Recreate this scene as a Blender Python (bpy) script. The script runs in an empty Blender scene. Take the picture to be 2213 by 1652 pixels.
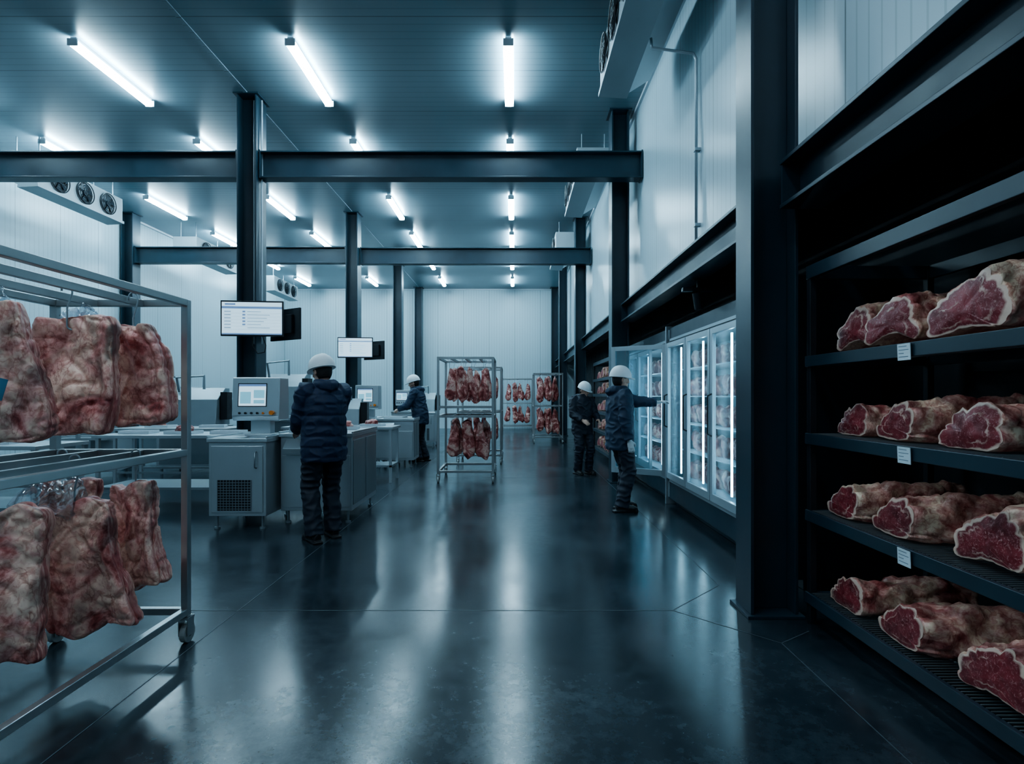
import bpy, bmesh, math, random, time
from mathutils import Vector, Matrix, noise
T0 = time.time()
random.seed(7)
S = bpy.context.scene
COL = S.collection
V = Vector

# ------------------------------------------------------------------ materials
class NT:
    def __init__(s, name):
        s.m = bpy.data.materials.new(name); s.m.use_nodes = True
        s.t = s.m.node_tree; s.n = s.t.nodes; s.l = s.t.links
        s.b = s.n['Principled BSDF']; s.out = s.n['Material Output']
    def add(s, typ, **kw):
        nd = s.n.new(typ)
        for k, v in kw.items(): setattr(nd, k, v)
        return nd
    def link(s, a, b): s.l.new(a, b)
    def ramp(s, fac, stops, interp='LINEAR'):
        r = s.n.new('ShaderNodeValToRGB'); r.color_ramp.interpolation = interp
        cr = r.color_ramp
        while len(cr.elements) < len(stops): cr.elements.new(0.5)
        for e, (p, c) in zip(cr.elements, stops):
            e.position = p; e.color = c
        s.link(fac, r.inputs[0]); return r.outputs[0]
    def coord(s, kind='Object', scale=(1, 1, 1), rnd=False):
        tc = s.n.new('ShaderNodeTexCoord'); mp = s.n.new('ShaderNodeMapping')
        mp.inputs['Scale'].default_value = scale
        s.link(tc.outputs[kind], mp.inputs[0])
        if rnd:
            oi = s.n.new('ShaderNodeObjectInfo')
            mu = s.n.new('ShaderNodeMath'); mu.operation = 'MULTIPLY'; mu.inputs[1].default_value = 37.0
            s.link(oi.outputs['Random'], mu.inputs[0]); s.link(mu.outputs[0], mp.inputs['Location'])
        return mp.outputs[0]
    def noise(s, vec, scale, detail=4, dist=0, rough=0.5):
        nd = s.n.new('ShaderNodeTexNoise'); nd.inputs['Scale'].default_value = scale
        nd.inputs['Detail'].default_value = detail; nd.inputs['Distortion'].default_value = dist
        nd.inputs['Roughness'].default_value = rough
        s.link(vec, nd.inputs['Vector']); return nd.outputs['Fac']
    def bump(s, h, strength=0.3, dist=0.01, normal=None):
        b = s.n.new('ShaderNodeBump'); b.inputs['Strength'].default_value = strength
        b.inputs['Distance'].default_value = dist; s.link(h, b.inputs['Height'])
        if normal is not None: s.link(normal, b.inputs['Normal'])
        return b.outputs[0]
    def mixc(s, fac, a, b, mode='MIX'):
        m = s.add('ShaderNodeMix', data_type='RGBA', blend_type=mode)
        for i, x in ((0, fac), (6, a), (7, b)):
            if hasattr(x, 'is_linked'): s.link(x, m.inputs[i])
            else: m.inputs[i].default_value = x
        return m.outputs[2]

def simple(name, col, rough=0.5, metal=0.0, nscale=8, var=0.15, bump=0.0, stretch=(1, 1, 1), rvar=0.1):
    t = NT(name); vec = t.coord('Object', stretch)
    n = t.noise(vec, nscale)
    c2 = tuple(min(1, c*(1+var)) for c in col[:3])+(1,); c1 = tuple(c*(1-var) for c in col[:3])+(1,)
    t.link(t.ramp(n, [(0.3, c1), (0.7, c2)]), t.b.inputs['Base Color'])
    t.link(t.ramp(n, [(0.3, (max(0, rough-rvar),)*3+(1,)), (0.7, (min(1, rough+rvar),)*3+(1,))]), t.b.inputs['Roughness'])
    t.b.inputs['Metallic'].default_value = metal
    if bump: t.link(t.bump(n, bump, 0.01), t.b.inputs['Normal'])
    return t.m
def emis(name, col, st):
    t = NT(name); t.b.inputs['Base Color'].default_value = (0.5, 0.5, 0.5, 1)
    t.b.inputs['Emission Color'].default_value = tuple(col)+(1,)
    t.b.inputs['Emission Strength'].default_value = st
    return t.m

M_steel = simple('painted_steel', (0.018, 0.035, 0.050), 0.36, 0.0, 3, 0.15, 0, rvar=0.05)
M_black = simple('black_paint', (0.009, 0.014, 0.020), 0.45, 0, 8, 0.2)
M_dark = simple('dark_cladding', (0.008, 0.012, 0.017), 0.6, 0, 3, 0.2)
M_inox = simple('stainless', (0.52, 0.57, 0.60), 0.31, 0.78, 1.5, 0.05, 0, rvar=0.015)
M_inox_d = simple('stainless_dull', (0.28, 0.33, 0.355), 0.37, 0.7, 2, 0.08, 0, rvar=0.03)
M_rack = simple('rack_steel', (0.42, 0.44, 0.45), 0.32, 0.85, 3, 0.12, 0, rvar=0.03)
M_white = simple('white_sheet', (0.50, 0.56, 0.60), 0.42, 0, 5, 0.05)
M_unit = simple('unit_sheet', (0.40, 0.46, 0.49), 0.42, 0.2, 2, 0.05)
M_plastic = simple('dark_plastic', (0.008, 0.010, 0.014), 0.40, 0, 9, 0.2)
M_rubber = simple('rubber', (0.02, 0.02, 0.022), 0.7, 0, 9, 0.2)
M_wheel = simple('wheel_plastic', (0.35, 0.38, 0.38), 0.5, 0, 9, 0.1)
M_paper = simple('label_paper', (0.6, 0.68, 0.72), 0.6, 0, 9, 0.05)
M_ink = simple('ink', (0.12, 0.18, 0.24), 0.6, 0, 9, 0.05)
M_orange = simple('orange_button', (0.75, 0.22, 0.03), 0.42, 0, 9, 0.05)
M_helmet = simple('helmet_shell', (0.72, 0.75, 0.77), 0.40, 0, 9, 0.04)
M_alu = simple('aluminium_frame', (0.36, 0.43, 0.47), 0.40, 0.5, 2, 0.06)
M_inner = simple('cold_white_liner', (0.6, 0.7, 0.75), 0.5, 0, 3, 0.05)
M_tube = emis('tube_light', (0.57, 0.85, 1.0), 88)
M_tube2 = emis('tube_light_dimmed', (0.68, 0.87, 1.0), 62)
M_led = emis('led_strip', (0.62, 0.9, 1.0), 22)
M_scr = emis('screen_white', (0.52, 0.80, 1.0), 1.0)
M_scrb = emis('screen_blue', (0.02, 0.10, 0.34), 0.8)
M_scrg = emis('screen_grey', (0.12, 0.26, 0.42), 0.6)
M_scrc = emis('screen_cyan', (0.10, 0.45, 0.62), 0.8)

def m_glass(name, tint, gl, frost=0.0):
    t = NT(name); t.n.remove(t.b)
    tr = t.add('ShaderNodeBsdfTransparent'); tr.inputs[0].default_value = tint
    g = t.add('ShaderNodeBsdfGlossy'); g.inputs['Roughness'].default_value = 0.08
    vec = t.coord('Object'); n = t.noise(vec, 3)
    r = t.ramp(n, [(0.3, (gl*0.8,)*3+(1,)), (0.7, (gl*1.2,)*3+(1,))])
    mx = t.add('ShaderNodeMixShader'); t.link(r, mx.inputs[0])
    t.link(tr.outputs[0], mx.inputs[1]); t.link(g.outputs[0], mx.inputs[2])
    o = mx.outputs[0]
    if frost:
        tl = t.add('ShaderNodeBsdfTranslucent'); tl.inputs[0].default_value = (0.65, 0.85, 0.95, 1)
        fr = t.ramp(t.noise(vec, 2.2, 5), [(0.35, (frost*0.6,)*3+(1,)), (0.7, (frost*1.4,)*3+(1,))])
        m2 = t.add('ShaderNodeMixShader'); t.link(fr, m2.inputs[0]); t.link(o, m2.inputs[1]); t.link(tl.outputs[0], m2.inputs[2]); o = m2.outputs[0]
    t.link(o, t.out.inputs[0]); return t.m
M_glass = m_glass('door_glass', (0.78, 0.90, 0.96, 1), 0.10, 0.07)
M_film = m_glass('plastic_film', (0.86, 0.89, 0.93, 1), 0.30)

def m_floor():
    t = NT('polished_concrete'); vec = t.coord('Object')
    a = t.noise(vec, 1.1, 9, 0.3, 0.66); b = t.noise(vec, 16, 7, 0.0, 0.75)
    mh = t.add('ShaderNodeMix', data_type='FLOAT'); mh.inputs[0].default_value = 0.4
    t.link(a, mh.inputs[2]); t.link(b, mh.inputs[3]); f = mh.outputs[0]
    t.link(t.ramp(f, [(0.38, (0.008, 0.014, 0.019, 1)), (0.50, (0.020, 0.031, 0.040, 1)), (0.62, (0.040, 0.058, 0.070, 1))]), t.b.inputs['Base Color'])
    t.link(t.ramp(f, [(0.36, (0.165,)*3+(1,)), (0.64, (0.262,)*3+(1,))]), t.b.inputs['Roughness'])
    t.b.inputs['Specular IOR Level'].default_value = 0.5
    t.link(t.bump(b, 0.025, 0.004), t.b.inputs['Normal'])
    return t.m
M_floor = m_floor()

def m_panel(name, col, axis, seam, rough, fine=0.05, bstr=0.25):
    t = NT(name); tc = t.n.new('ShaderNodeTexCoord'); sp = t.n.new('ShaderNodeSeparateXYZ')
    t.link(tc.outputs['Object'], sp.inputs[0])
    o = {'X': 0, 'Y': 1, 'Z': 2}[axis]
    def saw(period, w):
        m = t.add('ShaderNodeMath', operation='DIVIDE'); m.inputs[1].default_value = period; t.link(sp.outputs[o], m.inputs[0])
        fr = t.add('ShaderNodeMath', operation='FRACT'); t.link(m.outputs[0], fr.inputs[0])
        lt = t.add('ShaderNodeMath', operation='LESS_THAN'); lt.inputs[1].default_value = w; t.link(fr.outputs[0], lt.inputs[0])
        return lt.outputs[0]
    s1 = saw(seam, 0.012/seam); s2 = saw(fine, 0.14)
    base = t.mixc(s2, tuple(col)+(1,), tuple(c*0.82 for c in col)+(1,))
    c3 = t.mixc(s1, base, tuple(c*0.4 for c in col)+(1,))
    t.link(c3, t.b.inputs['Base Color'])
    t.b.inputs['Roughness'].default_value = rough
    b1 = t.bump(s2, bstr, 0.002); b2 = t.bump(s1, -0.6, 0.004, b1)
    t.link(b2, t.b.inputs['Normal'])
    return t.m
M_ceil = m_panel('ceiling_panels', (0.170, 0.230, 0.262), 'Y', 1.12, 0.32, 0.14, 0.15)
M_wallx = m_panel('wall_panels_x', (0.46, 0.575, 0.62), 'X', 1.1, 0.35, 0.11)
M_wally = m_panel('wall_panels_y', (0.42, 0.525, 0.57), 'Y', 1.1, 0.29, 0.11)
M_joint = simple('joint_filler', (0.060, 0.082, 0.095), 0.6, 0, 9, 0.1)

def m_meat(name, fat, pink, red, dark, sc=1.0, pos=(0.30, 0.40, 0.50, 0.64), fib=0.5, side=False, vein=0.5):
    t = NT(name); vec = t.coord('Object', rnd=True)
    a = t.noise(vec, 5*sc, 8, 0.8, 0.62); b = t.noise(vec, 30*sc, 6, 1.2, 0.6)
    c = t.ramp(a, [(pos[0], dark), (pos[1], red), (pos[2], pink), (pos[3], fat)])
    fb = t.ramp(b, [(0.40, (0.60, 0.26, 0.24, 1)), (0.56, (1, 1, 1, 1))])
    col = t.mixc(fib, c, fb, 'MULTIPLY')
    v3 = t.coord('Object', (1, 1, 0.55), rnd=True); nz = t.noise(v3, 7*sc, 5, 0.6, 0.55)
    ln = t.ramp(nz, [(0.48, (1, 1, 1, 1)), (0.497, (0.48, 0.18, 0.18, 1)), (0.503, (0.48, 0.18, 0.18, 1)), (0.52, (1, 1, 1, 1))])
    col = t.mixc(vein, col, ln, 'MULTIPLY')
    if side:
        at = t.add('ShaderNodeAttribute', attribute_name='side')
        v2 = t.coord('Object', (2, 16, 2), rnd=True); st = t.noise(v2, 2.4, 6, 1.2, 0.6)
        lay = t.ramp(st, [(0.36, (0.16, 0.022, 0.028, 1)), (0.50, (0.40, 0.07, 0.07, 1)), (0.57, (0.70, 0.40, 0.33, 1)), (0.63, (0.36, 0.07, 0.07, 1))])
        sf = t.ramp(at.outputs['Fac'], [(0.5, (0, 0, 0, 1)), (0.9, (0.8, 0.8, 0.8, 1))])
        col = t.mixc(sf, col, lay)
    t.link(col, t.b.inputs['Base Color'])
    t.link(t.ramp(b, [(0.3, (0.30,)*3+(1,)), (0.7, (0.46,)*3+(1,))]), t.b.inputs['Roughness'])
    n1 = t.bump(nz, 0.5, 0.015); n2 = t.bump(b, 0.4, 0.005, n1)
    t.link(n2, t.b.inputs['Normal'])
    return t.m
M_meat = m_meat('aged_beef', (0.92, 0.63, 0.50, 1), (0.80, 0.41, 0.36, 1), (0.50, 0.14, 0.13, 1), (0.18, 0.036, 0.042, 1), 1.0, (0.28, 0.37, 0.46, 0.57), 0.55, True)
M_meat2 = m_meat('carcass_meat', (0.80, 0.54, 0.46, 1), (0.54, 0.20, 0.18, 1), (0.28, 0.055, 0.055, 1), (0.12, 0.02, 0.025, 1), 1.7, (0.29, 0.43, 0.52, 0.59), 0.45)
M_rind = m_meat('roast_rind', (0.84, 0.64, 0.47, 1), (0.70, 0.42, 0.34, 1), (0.42, 0.13, 0.12, 1), (0.15, 0.04, 0.045, 1), 1.2, (0.30, 0.40, 0.50, 0.60), 0.6, vein=0.5)

def m_face():
    t = NT('ribeye_face'); vec = t.coord('Object', rnd=True)
    at = t.add('ShaderNodeAttribute', attribute_name='rim')
    n = t.noise(vec, 7, 6, 0.8, 0.6); mb = t.noise(vec, 60, 8, 1.5, 0.75); n2 = t.noise(vec, 9, 3, 0.3, 0.5)
    red = t.ramp(n, [(0.3, (0.09, 0.009, 0.014, 1)), (0.7, (0.28, 0.032, 0.042, 1))])
    k = t.ramp(mb, [(0.53, (0, 0, 0, 1)), (0.66, (0.75, 0.75, 0.75, 1))])
    c1 = t.mixc(k, red, (0.60, 0.33, 0.31, 1))
    hf = t.add('ShaderNodeMath', operation='MULTIPLY_ADD'); t.link(n, hf.inputs[0]); hf.inputs[1].default_value = 0.55
    h2 = t.add('ShaderNodeMath', operation='MULTIPLY'); h2.inputs[1].default_value = 0.5; t.link(at.outputs['Fac'], h2.inputs[0]); t.link(h2.outputs[0], hf.inputs[2])
    seam = t.ramp(hf.outputs[0], [(0.57, (0, 0, 0, 1)), (0.588, (0.6, 0.6, 0.6, 1)), (0.597, (0.6, 0.6, 0.6, 1)), (0.63, (0, 0, 0, 1))])
    msk = t.ramp(n2, [(0.46, (0, 0, 0, 1)), (0.58, (1, 1, 1, 1))])
    mm = t.add('ShaderNodeMath', operation='MULTIPLY'); t.link(seam, mm.inputs[0]); t.link(msk, mm.inputs[1])
    sub = t.add('ShaderNodeMath', operation='MULTIPLY_ADD'); t.link(n2, sub.inputs[0]); sub.inputs[1].default_value = 0.46; t.link(at.outputs['Fac'], sub.inputs[2])
    s2 = t.add('ShaderNodeMath', operation='MULTIPLY'); s2.inputs[1].default_value = 0.7; t.link(sub.outputs[0], s2.inputs[0])
    rimf = t.ramp(s2.outputs[0], [(0.77, (0, 0, 0, 1)), (0.82, (0.85, 0.85, 0.85, 1))])
    mxx = t.add('ShaderNodeMath', operation='MAXIMUM'); t.link(mm.outputs[0], mxx.inputs[0]); t.link(rimf, mxx.inputs[1])
    t.link(t.mixc(mxx.outputs[0], c1, (0.74, 0.54, 0.43, 1)), t.b.inputs['Base Color']); t.b.inputs['Roughness'].default_value = 0.36
    t.link(t.bump(mb, 0.25, 0.003), t.b.inputs['Normal'])
    return t.m
M_face = m_face()
def cloth(name, col, sc=60): return simple(name, col, 0.65, 0, sc, 0.25, 0.08)
M_navy = cloth('navy_nylon', (0.013, 0.027, 0.066))
M_navy2 = cloth('navy_parka', (0.016, 0.034, 0.068))
M_trou = cloth('work_trousers', (0.012, 0.019, 0.034))
M_boot = simple('boot_leather', (0.012, 0.013, 0.016), 0.5, 0, 20, 0.2)
M_skin = simple('skin', (0.50, 0.31, 0.24), 0.5, 0, 20, 0.08)
M_hair = simple('hair', (0.014, 0.012, 0.012), 0.6, 0, 60, 0.4, 0.3)
M_lip = simple('lips', (0.30, 0.12, 0.10), 0.5, 0, 20, 0.05)
M_glove = simple('glove', (0.50, 0.53, 0.55), 0.6, 0, 20, 0.05)

# ------------------------------------------------------------------ mesh builder
class MB:
    def __init__(s): s.v = []; s.f = []; s.mi = []; s.cur = 0
    def face(s, idx): s.f.append(tuple(idx)); s.mi.append(s.cur)
    def box(s, x0, x1, y0, y1, z0, z1):
        b = len(s.v)
        s.v += [V(p) for p in [(x0,y0,z0),(x1,y0,z0),(x1,y1,z0),(x0,y1,z0),(x0,y0,z1),(x1,y0,z1),(x1,y1,z1),(x0,y1,z1)]]
        for q in [(0,3,2,1),(4,5,6,7),(0,1,5,4),(1,2,6,5),(2,3,7,6),(3,0,4,7)]: s.face([b+i for i in q])
        return s
    def loft(s, rings, caps=True):
        b = len(s.v); n = len(rings[0])
        for r in rings: s.v += [V(p) for p in r]
        for i in range(len(rings)-1):
            for j in range(n):
                k = (j+1) % n
                s.face([b+i*n+j, b+i*n+k, b+(i+1)*n+k, b+(i+1)*n+j])
        if caps:
            for base, ring, rev in ((b, rings[0], True), (b+(len(rings)-1)*n, rings[-1], False)):
                c = sum((V(p) for p in ring), V((0,0,0)))/n
                s.v.append(c); ci = len(s.v)-1
                for j in range(n):
                    k = (j+1) % n
                    s.face([ci, base+k, base+j] if rev else [ci, base+j, base+k])
        return s
    def tube(s, pts, radii, n=12, up=None, caps=True):
        pts = [V(p) for p in pts]; rings = []
        if not isinstance(radii, (list, tuple)): radii = [radii]*len(pts)
        last = None
        for i, p in enumerate(pts):
            if i == 0: d = pts[1]-p
            elif i == len(pts)-1: d = p-pts[i-1]
            else: d = (pts[i+1]-p).normalized()+(p-pts[i-1]).normalized()
            d = d.normalized()
            if up is not None: h = V(up)
            elif last is not None: h = last
            else: h = V((0,0,1)) if abs(d.z) < 0.9 else V((0,1,0))
            sd = d.cross(h)
            if sd.length < 1e-4: sd = d.cross(V((1,0,0.01)))
            sd.normalize(); u = sd.cross(d).normalized(); last = u
            r = radii[i]; rx, ry = r if isinstance(r, (tuple, list)) else (r, r)
            rings.append([p+sd*(rx*math.cos(2*math.pi*j/n))+u*(ry*math.sin(2*math.pi*j/n)) for j in range(n)])
        return s.loft(rings, caps)
    def cyl(s, a, b, r, n=16, r2=None): return s.tube([a, b], [r, r if r2 is None else r2], n)
    def sph(s, c, r, n=16, m=10):
        c = V(c); r = r if isinstance(r, (tuple, list)) else (r, r, r); rings = []
        for i in range(1, m):
            a = math.pi*i/m - math.pi/2
            rings.append([c+V((r[0]*math.cos(a)*math.cos(2*math.pi*j/n), r[1]*math.cos(a)*math.sin(2*math.pi*j/n), r[2]*math.sin(a))) for j in range(n)])
        s.loft(rings)
        s.v[-2] = c-V((0,0,r[2])); s.v[-1] = c+V((0,0,r[2]))
        return s
    def prism(s, poly, axis, a, b):
        def P(p, t):
            return V((p[0], t, p[1])) if axis == 'Y' else V((t, p[0], p[1])) if axis == 'X' else V((p[0], p[1], t))
        base = len(s.v); n = len(poly)
        s.v += [P(p, a) for p in poly]+[P(p, b) for p in poly]
        s.face([base+i for i in range(n)][::-1]); s.face([base+n+i for i in range(n)])
        for i in range(n):
            k = (i+1) % n; s.face([base+i, base+k, base+n+k, base+n+i])
        return s
    def mesh(s, name, mats, smooth=False):
        me = bpy.data.meshes.new(name); me.from_pydata([tuple(p) for p in s.v], [], s.f)
        for m in (mats if isinstance(mats, (list, tuple)) else [mats]): me.materials.append(m)
        for p, i in zip(me.polygons, s.mi): p.material_index = i; p.use_smooth = smooth
        bm = bmesh.new(); bm.from_mesh(me); bmesh.ops.recalc_face_normals(bm, faces=bm.faces[:]); bm.to_mesh(me); bm.free()
        me.update(); return me

def put(name, me, parent=None, loc=(0,0,0), rot=(0,0,0), label=None, category=None, group=None, kind=None, bevel=0):
    o = bpy.data.objects.new(name, me); COL.objects.link(o)
    o.location = loc; o.rotation_euler = rot
    if parent is not None: o.parent = parent
    if label: o['label'] = label
    if category: o['category'] = category
    if group: o['group'] = group
    if kind: o['kind'] = kind
    if bevel:
        b = o.modifiers.new('bevel', 'BEVEL'); b.width = bevel; b.segments = 2; b.limit_method = 'ANGLE'
    return o
def root(name, loc, label, category, group=None, rotz=0):
    o = put(name, None, None, loc, (0,0,rotz), label, category, group); o.empty_display_size = 0.1; return o
def dup(o, loc=None, rot=None, parent=None, label=None):
    n = o.copy(); COL.objects.link(n)
    if loc is not None: n.location = loc
    if rot is not None: n.rotation_euler = rot
    if parent is not None: n.parent = parent
    if label: n['label'] = label
    for c in o.children: dup(c, parent=n)
    return n

# ------------------------------------------------------------------ people
TMP = bpy.data.scenes.new('tmp_scene')
def voxel(mb, size, it=4, fac=0.5):
    me = mb.mesh('tmp', M_skin); o = bpy.data.objects.new('tmp', me); TMP.collection.objects.link(o)
    r = o.modifiers.new('r', 'REMESH'); r.mode = 'VOXEL'; r.voxel_size = size
    if it:
        s_ = o.modifiers.new('s', 'SMOOTH'); s_.iterations = it; s_.factor = fac
    vl = TMP.view_layers[0]; vl.update()
    dg = vl.depsgraph; dg.update()
    out = bpy.data.meshes.new_from_object(o.evaluated_get(dg)); bpy.data.objects.remove(o); bpy.data.meshes.remove(me)
    for p in out.polygons: p.use_smooth = True
    out.materials.clear(); return out
def sample(pts, rad, step=0.012, quilt=0, amp=0.012):
    P, R, s_ = [], [], 0
    for i in range(len(pts)-1):
        a, b = V(pts[i]), V(pts[i+1]); L = (b-a).length; n = max(2, int(L/step))
        for k in range(n+(1 if i == len(pts)-2 else 0)):
            t_ = k/n; r = rad[i]*(1-t_)+rad[i+1]*t_
            if quilt: r += amp*(abs(math.sin(math.pi*(s_+t_*L)/quilt))**0.5-0.6)
            P.append(a.lerp(b, t_)); R.append(r)
        s_ += L
    return P, R
def ik(a, b, l1, l2, hint):
    a, b, hint = V(a), V(b), V(hint); d = b-a; L = min(d.length, (l1+l2)*0.995); dn = d.normalized()
    x = (l1*l1-l2*l2+L*L)/(2*L); h = math.sqrt(max(0, l1*l1-x*x))
    hp = (hint-dn*hint.dot(dn)).normalized(); return a+dn*x+hp*h
def wrinkle(me, amp, sc, seed):
    ns = [v.normal.copy() for v in me.vertices]
    for v, nn in zip(me.vertices, ns):
        P = v.co; d = (1-abs(noise.noise(V((P.x*sc, P.y*sc, P.z*sc*1.7))+V((seed, 0, 0)))))**2
        v.co = P+nn*(d-0.5)*amp
def hand(mb, wr, d, n, side, curl):
    d, n = V(d).normalized(), V(n); n = (n-d*n.dot(d)).normalized(); s_ = d.cross(n)
    wr = V(wr)
    mb.tube([wr-d*0.04, wr, wr+d*0.03, wr+d*0.07, wr+d*0.092], [(0.026, 0.02), (0.028, 0.019), (0.038, 0.017), (0.042, 0.015), (0.038, 0.012)], 14, up=n)
    for o_, ln in ((-0.031, 0.062), (-0.0105, 0.074), (0.0105, 0.080), (0.031, 0.072)):
        p = wr+d*0.085+s_*(o_*side); dd = d+s_*(o_*side*1.2); pts = [p]; ang = curl*0.5
        for k in range(3):
            q = dd*math.cos(ang)+n*math.sin(ang); p = p+q.normalized()*ln*(0.45, 0.32, 0.26)[k]; pts.append(p); ang += curl
        mb.tube(pts, [0.0098, 0.0092, 0.0085, 0.0070], 8)
    b = wr+d*0.02+s_*(0.030*side); q = (d*0.65+s_*0.65*side+n*0.35).normalized()
    mb.tube([b, b+q*0.045, b+q*0.045+(d*0.9+n*0.4).normalized()*0.04], [0.014, 0.011, 0.008], 8)

def person(loc, rz, label, hl, hr, el, er, feet, jmat, quilt=0, head_yaw=0, lean=0.0, vs=0.007, scale=1.0, hood=True, handd=None, nod=0.0, beard=False, glove=False):
    R = root('person', loc, label, 'person', None, rz); R.scale = (scale,)*3
    def up(p):
        p = V(p); k = max(0, p.z-0.95); return V((p.x, p.y+lean*k, p.z-0.25*lean*lean*k))
    hips = {-1: V((-0.095, 0, 0.92)), 1: V((0.095, 0, 0.92))}
    sh = {-1: up((-0.185, -0.01, 1.43)), 1: up((0.185, -0.01, 1.43))}
    hands = {-1: V(hl), 1: V(hr)}; hints = {-1: V(el), 1: V(er)}
    elb, kne, ank = {}, {}, {}
    for s_ in (-1, 1):
        d = hands[s_]-sh[s_]
        if d.length > 0.555: hands[s_] = sh[s_]+d.normalized()*0.555
        elb[s_] = ik(sh[s_], hands[s_], 0.29, 0.27, hints[s_])
        f = feet[0 if s_ < 0 else 1]; ank[s_] = V((f[0], f[1], 0.09)); kne[s_] = ik(hips[s_], ank[s_], 0.43, 0.42, (0.1*s_, 1, 0))
    yawM = Matrix.Rotation(head_yaw, 3, 'Z') @ Matrix.Rotation(-nod, 3, 'X')
    pivot = V((0, -0.01, 1.50))
    def hd(p): return up(pivot)+yawM @ (V(p)-pivot)
    b = MB()
    prof = [(0.84, .14, .10), (0.95, .165, .115), (1.08, .145, .105), (1.2, .155, .11), (1.33, .175, .115), (1.42, .165, .10), (1.47, .10, .075), (1.50, .058, .058)]
    b.tube([up((0, 0, z)) for z, _, _ in prof], [(x, y) for _, x, y in prof], 24, up=(0, 1, 0))
    b.tube([up((0, -0.01, 1.44)), up((0, -0.008, 1.50)), hd((0, 0.0, 1.57))], [0.062, 0.056, 0.056], 18)
    h0 = len(b.v)
    b.sph((0, -0.003, 1.645), (.077, .096, .112), 24, 16); b.sph((0, 0.028, 1.565), (.058, .070, .062), 18, 10)
    b.sph((0, 0.085, 1.532), (.026, .020, .018)); b.sph((0, 0.078, 1.663), (.052, .020, .012)); b.sph((0, 0.091, 1.568), (.026, .012, .010))
    b.sph((-.036, .07, 1.60), (.024, .020, .022)); b.sph((.036, .07, 1.60), (.024, .020, .022))
    b.tube([(0, .088, 1.648), (0, .106, 1.622), (0, .114, 1.602), (0, .094, 1.594)], [.009, .012, .0155, .012], 10)
    for s_ in (-1, 1):
        b.sph((s_*.079, -.005, 1.618), (.011, .021, .033)); b.sph((s_*.030, .083, 1.637), (.012, .010, .009))
    for i in range(h0, len(b.v)): b.v[i] = hd(b.v[i])
    for s_ in (-1, 1):
        b.tube(*sample([sh[s_]-V((s_*0.05, 0, 0.02)), sh[s_], elb[s_], hands[s_]], [.05, .054, .042, .028], 0.03), 16)
        b.tube(*sample([hips[s_]+V((0, 0, .03)), kne[s_], ank[s_], V((ank[s_].x, ank[s_].y, 0.05))], [.088, .058, .042, .042], 0.04), 16)
        b.tube([(ank[s_].x, ank[s_].y-0.04, .05), (ank[s_].x, ank[s_].y+0.06, .045), (ank[s_].x, ank[s_].y+0.14, .035)], [(.03, .035), (.04, .032), (.035, .02)], 12, up=(0, 0, 1))
        fd = (hands[s_]-elb[s_]).normalized(); nn = V((-s_*0.6, 0.0, -0.7)) if abs(fd.z) < 0.75 else V((-s_, 0.25, 0))
        if handd and s_ in handd: fd, nn = V(handd[s_][0]), V(handd[s_][1])
        side = 1 if fd.cross(nn).dot(V((0, 0, 1)) if abs(fd.z) < 0.75 else V((0, 1, 0))) > 0 else -1
        hand(b, hands[s_], fd, nn, side, 0.42)
    me = voxel(b, vs, 2, 0.5)
    for m in (M_skin, M_hair, M_lip, M_plastic, M_glove): me.materials.append(m)
    inv = yawM.inverted()
    for p in me.polygons:
        if glove and ((p.center-hands[1]).length < 0.19 or (p.center-hands[-1]).length < 0.19): p.material_index = 4
        c = pivot+inv @ (p.center-up(pivot))
        if c.z > 1.5:
            if abs(c.z-1.567) < 0.008 and abs(c.x) < 0.025 and c.y > 0.085: p.material_index = 2
            elif abs(c.z-1.637) < 0.006 and 0.018 < abs(c.x) < 0.042 and c.y > 0.07: p.material_index = 3
            elif abs(c.z-1.664) < 0.005 and 0.012 < abs(c.x) < 0.05 and c.y > 0.06: p.material_index = 1
            elif beard and c.z < 1.585 and c.y > 0.0 and abs(c.z-1.567) > 0.007: p.material_index = 1
    put('body', me, R)
    # jacket
    j = MB(); ex = 0.018 if quilt else 0.014
    prof = [(0.76, .188, .142), (0.79, .200, .152), (0.95, .200, .152), (1.08, .192, .147), (1.2, .19, .148), (1.33, .202, .148), (1.41, .185, .130), (1.46, .135, .105), (1.50, .088, .090), (1.555, .080, .088)]
    P, Rr = [], []
    for i in range(len(prof)-1):
        z0, a0, c0 = prof[i]; z1, a1, c1 = prof[i+1]; n = max(2, int((z1-z0)/0.012))
        for k in range(n):
            t_ = k/n; z = z0+(z1-z0)*t_; q = 0
            if quilt and z < 1.45: q = 0.012*(abs(math.sin(math.pi*z/quilt))**0.5-0.6)
            P.append(up((0, -0.005, z))); Rr.append((a0+(a1-a0)*t_+ex+q, c0+(c1-c0)*t_+ex+q))
    j.tube(P, Rr, 32, up=(0, 1, 0))
    for s_ in (-1, 1):
        wr = hands[s_]+(elb[s_]-hands[s_]).normalized()*0.01
        P, Q = sample([sh[s_]-V((s_*0.07, 0, 0.03)), sh[s_], elb[s_], wr], [.075+ex, .074+ex, .062+ex, .045+ex*0.6], 0.012, quilt, 0.009)
        j.tube(P, Q, 18)
    if hood:
        j.tube([up((-0.09, -0.035, 1.50)), up((-0.06, -0.105, 1.49)), up((0, -0.135, 1.475)), up((0.06, -0.105, 1.49)), up((0.09, -0.035, 1.50))], [.035, .05, .058, .05, .035], 14)
    jm = voxel(j, max(vs, 0.007), 2 if quilt else 5, 0.5); jm.materials.append(jmat); wrinkle(jm, 0.011 if quilt else 0.016, 9, rz*3)
    put('jacket', jm, R, label='quilted navy puffer jacket' if quilt else 'navy work jacket')
    # trousers
    t_ = MB()
    t_.tube([(0, -0.005, z) for z in (0.80, 0.86, 0.95, 1.0)], [(.155, .115), (.178, .128), (.175, .13), (.16, .12)], 24, up=(0, 1, 0))
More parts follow.
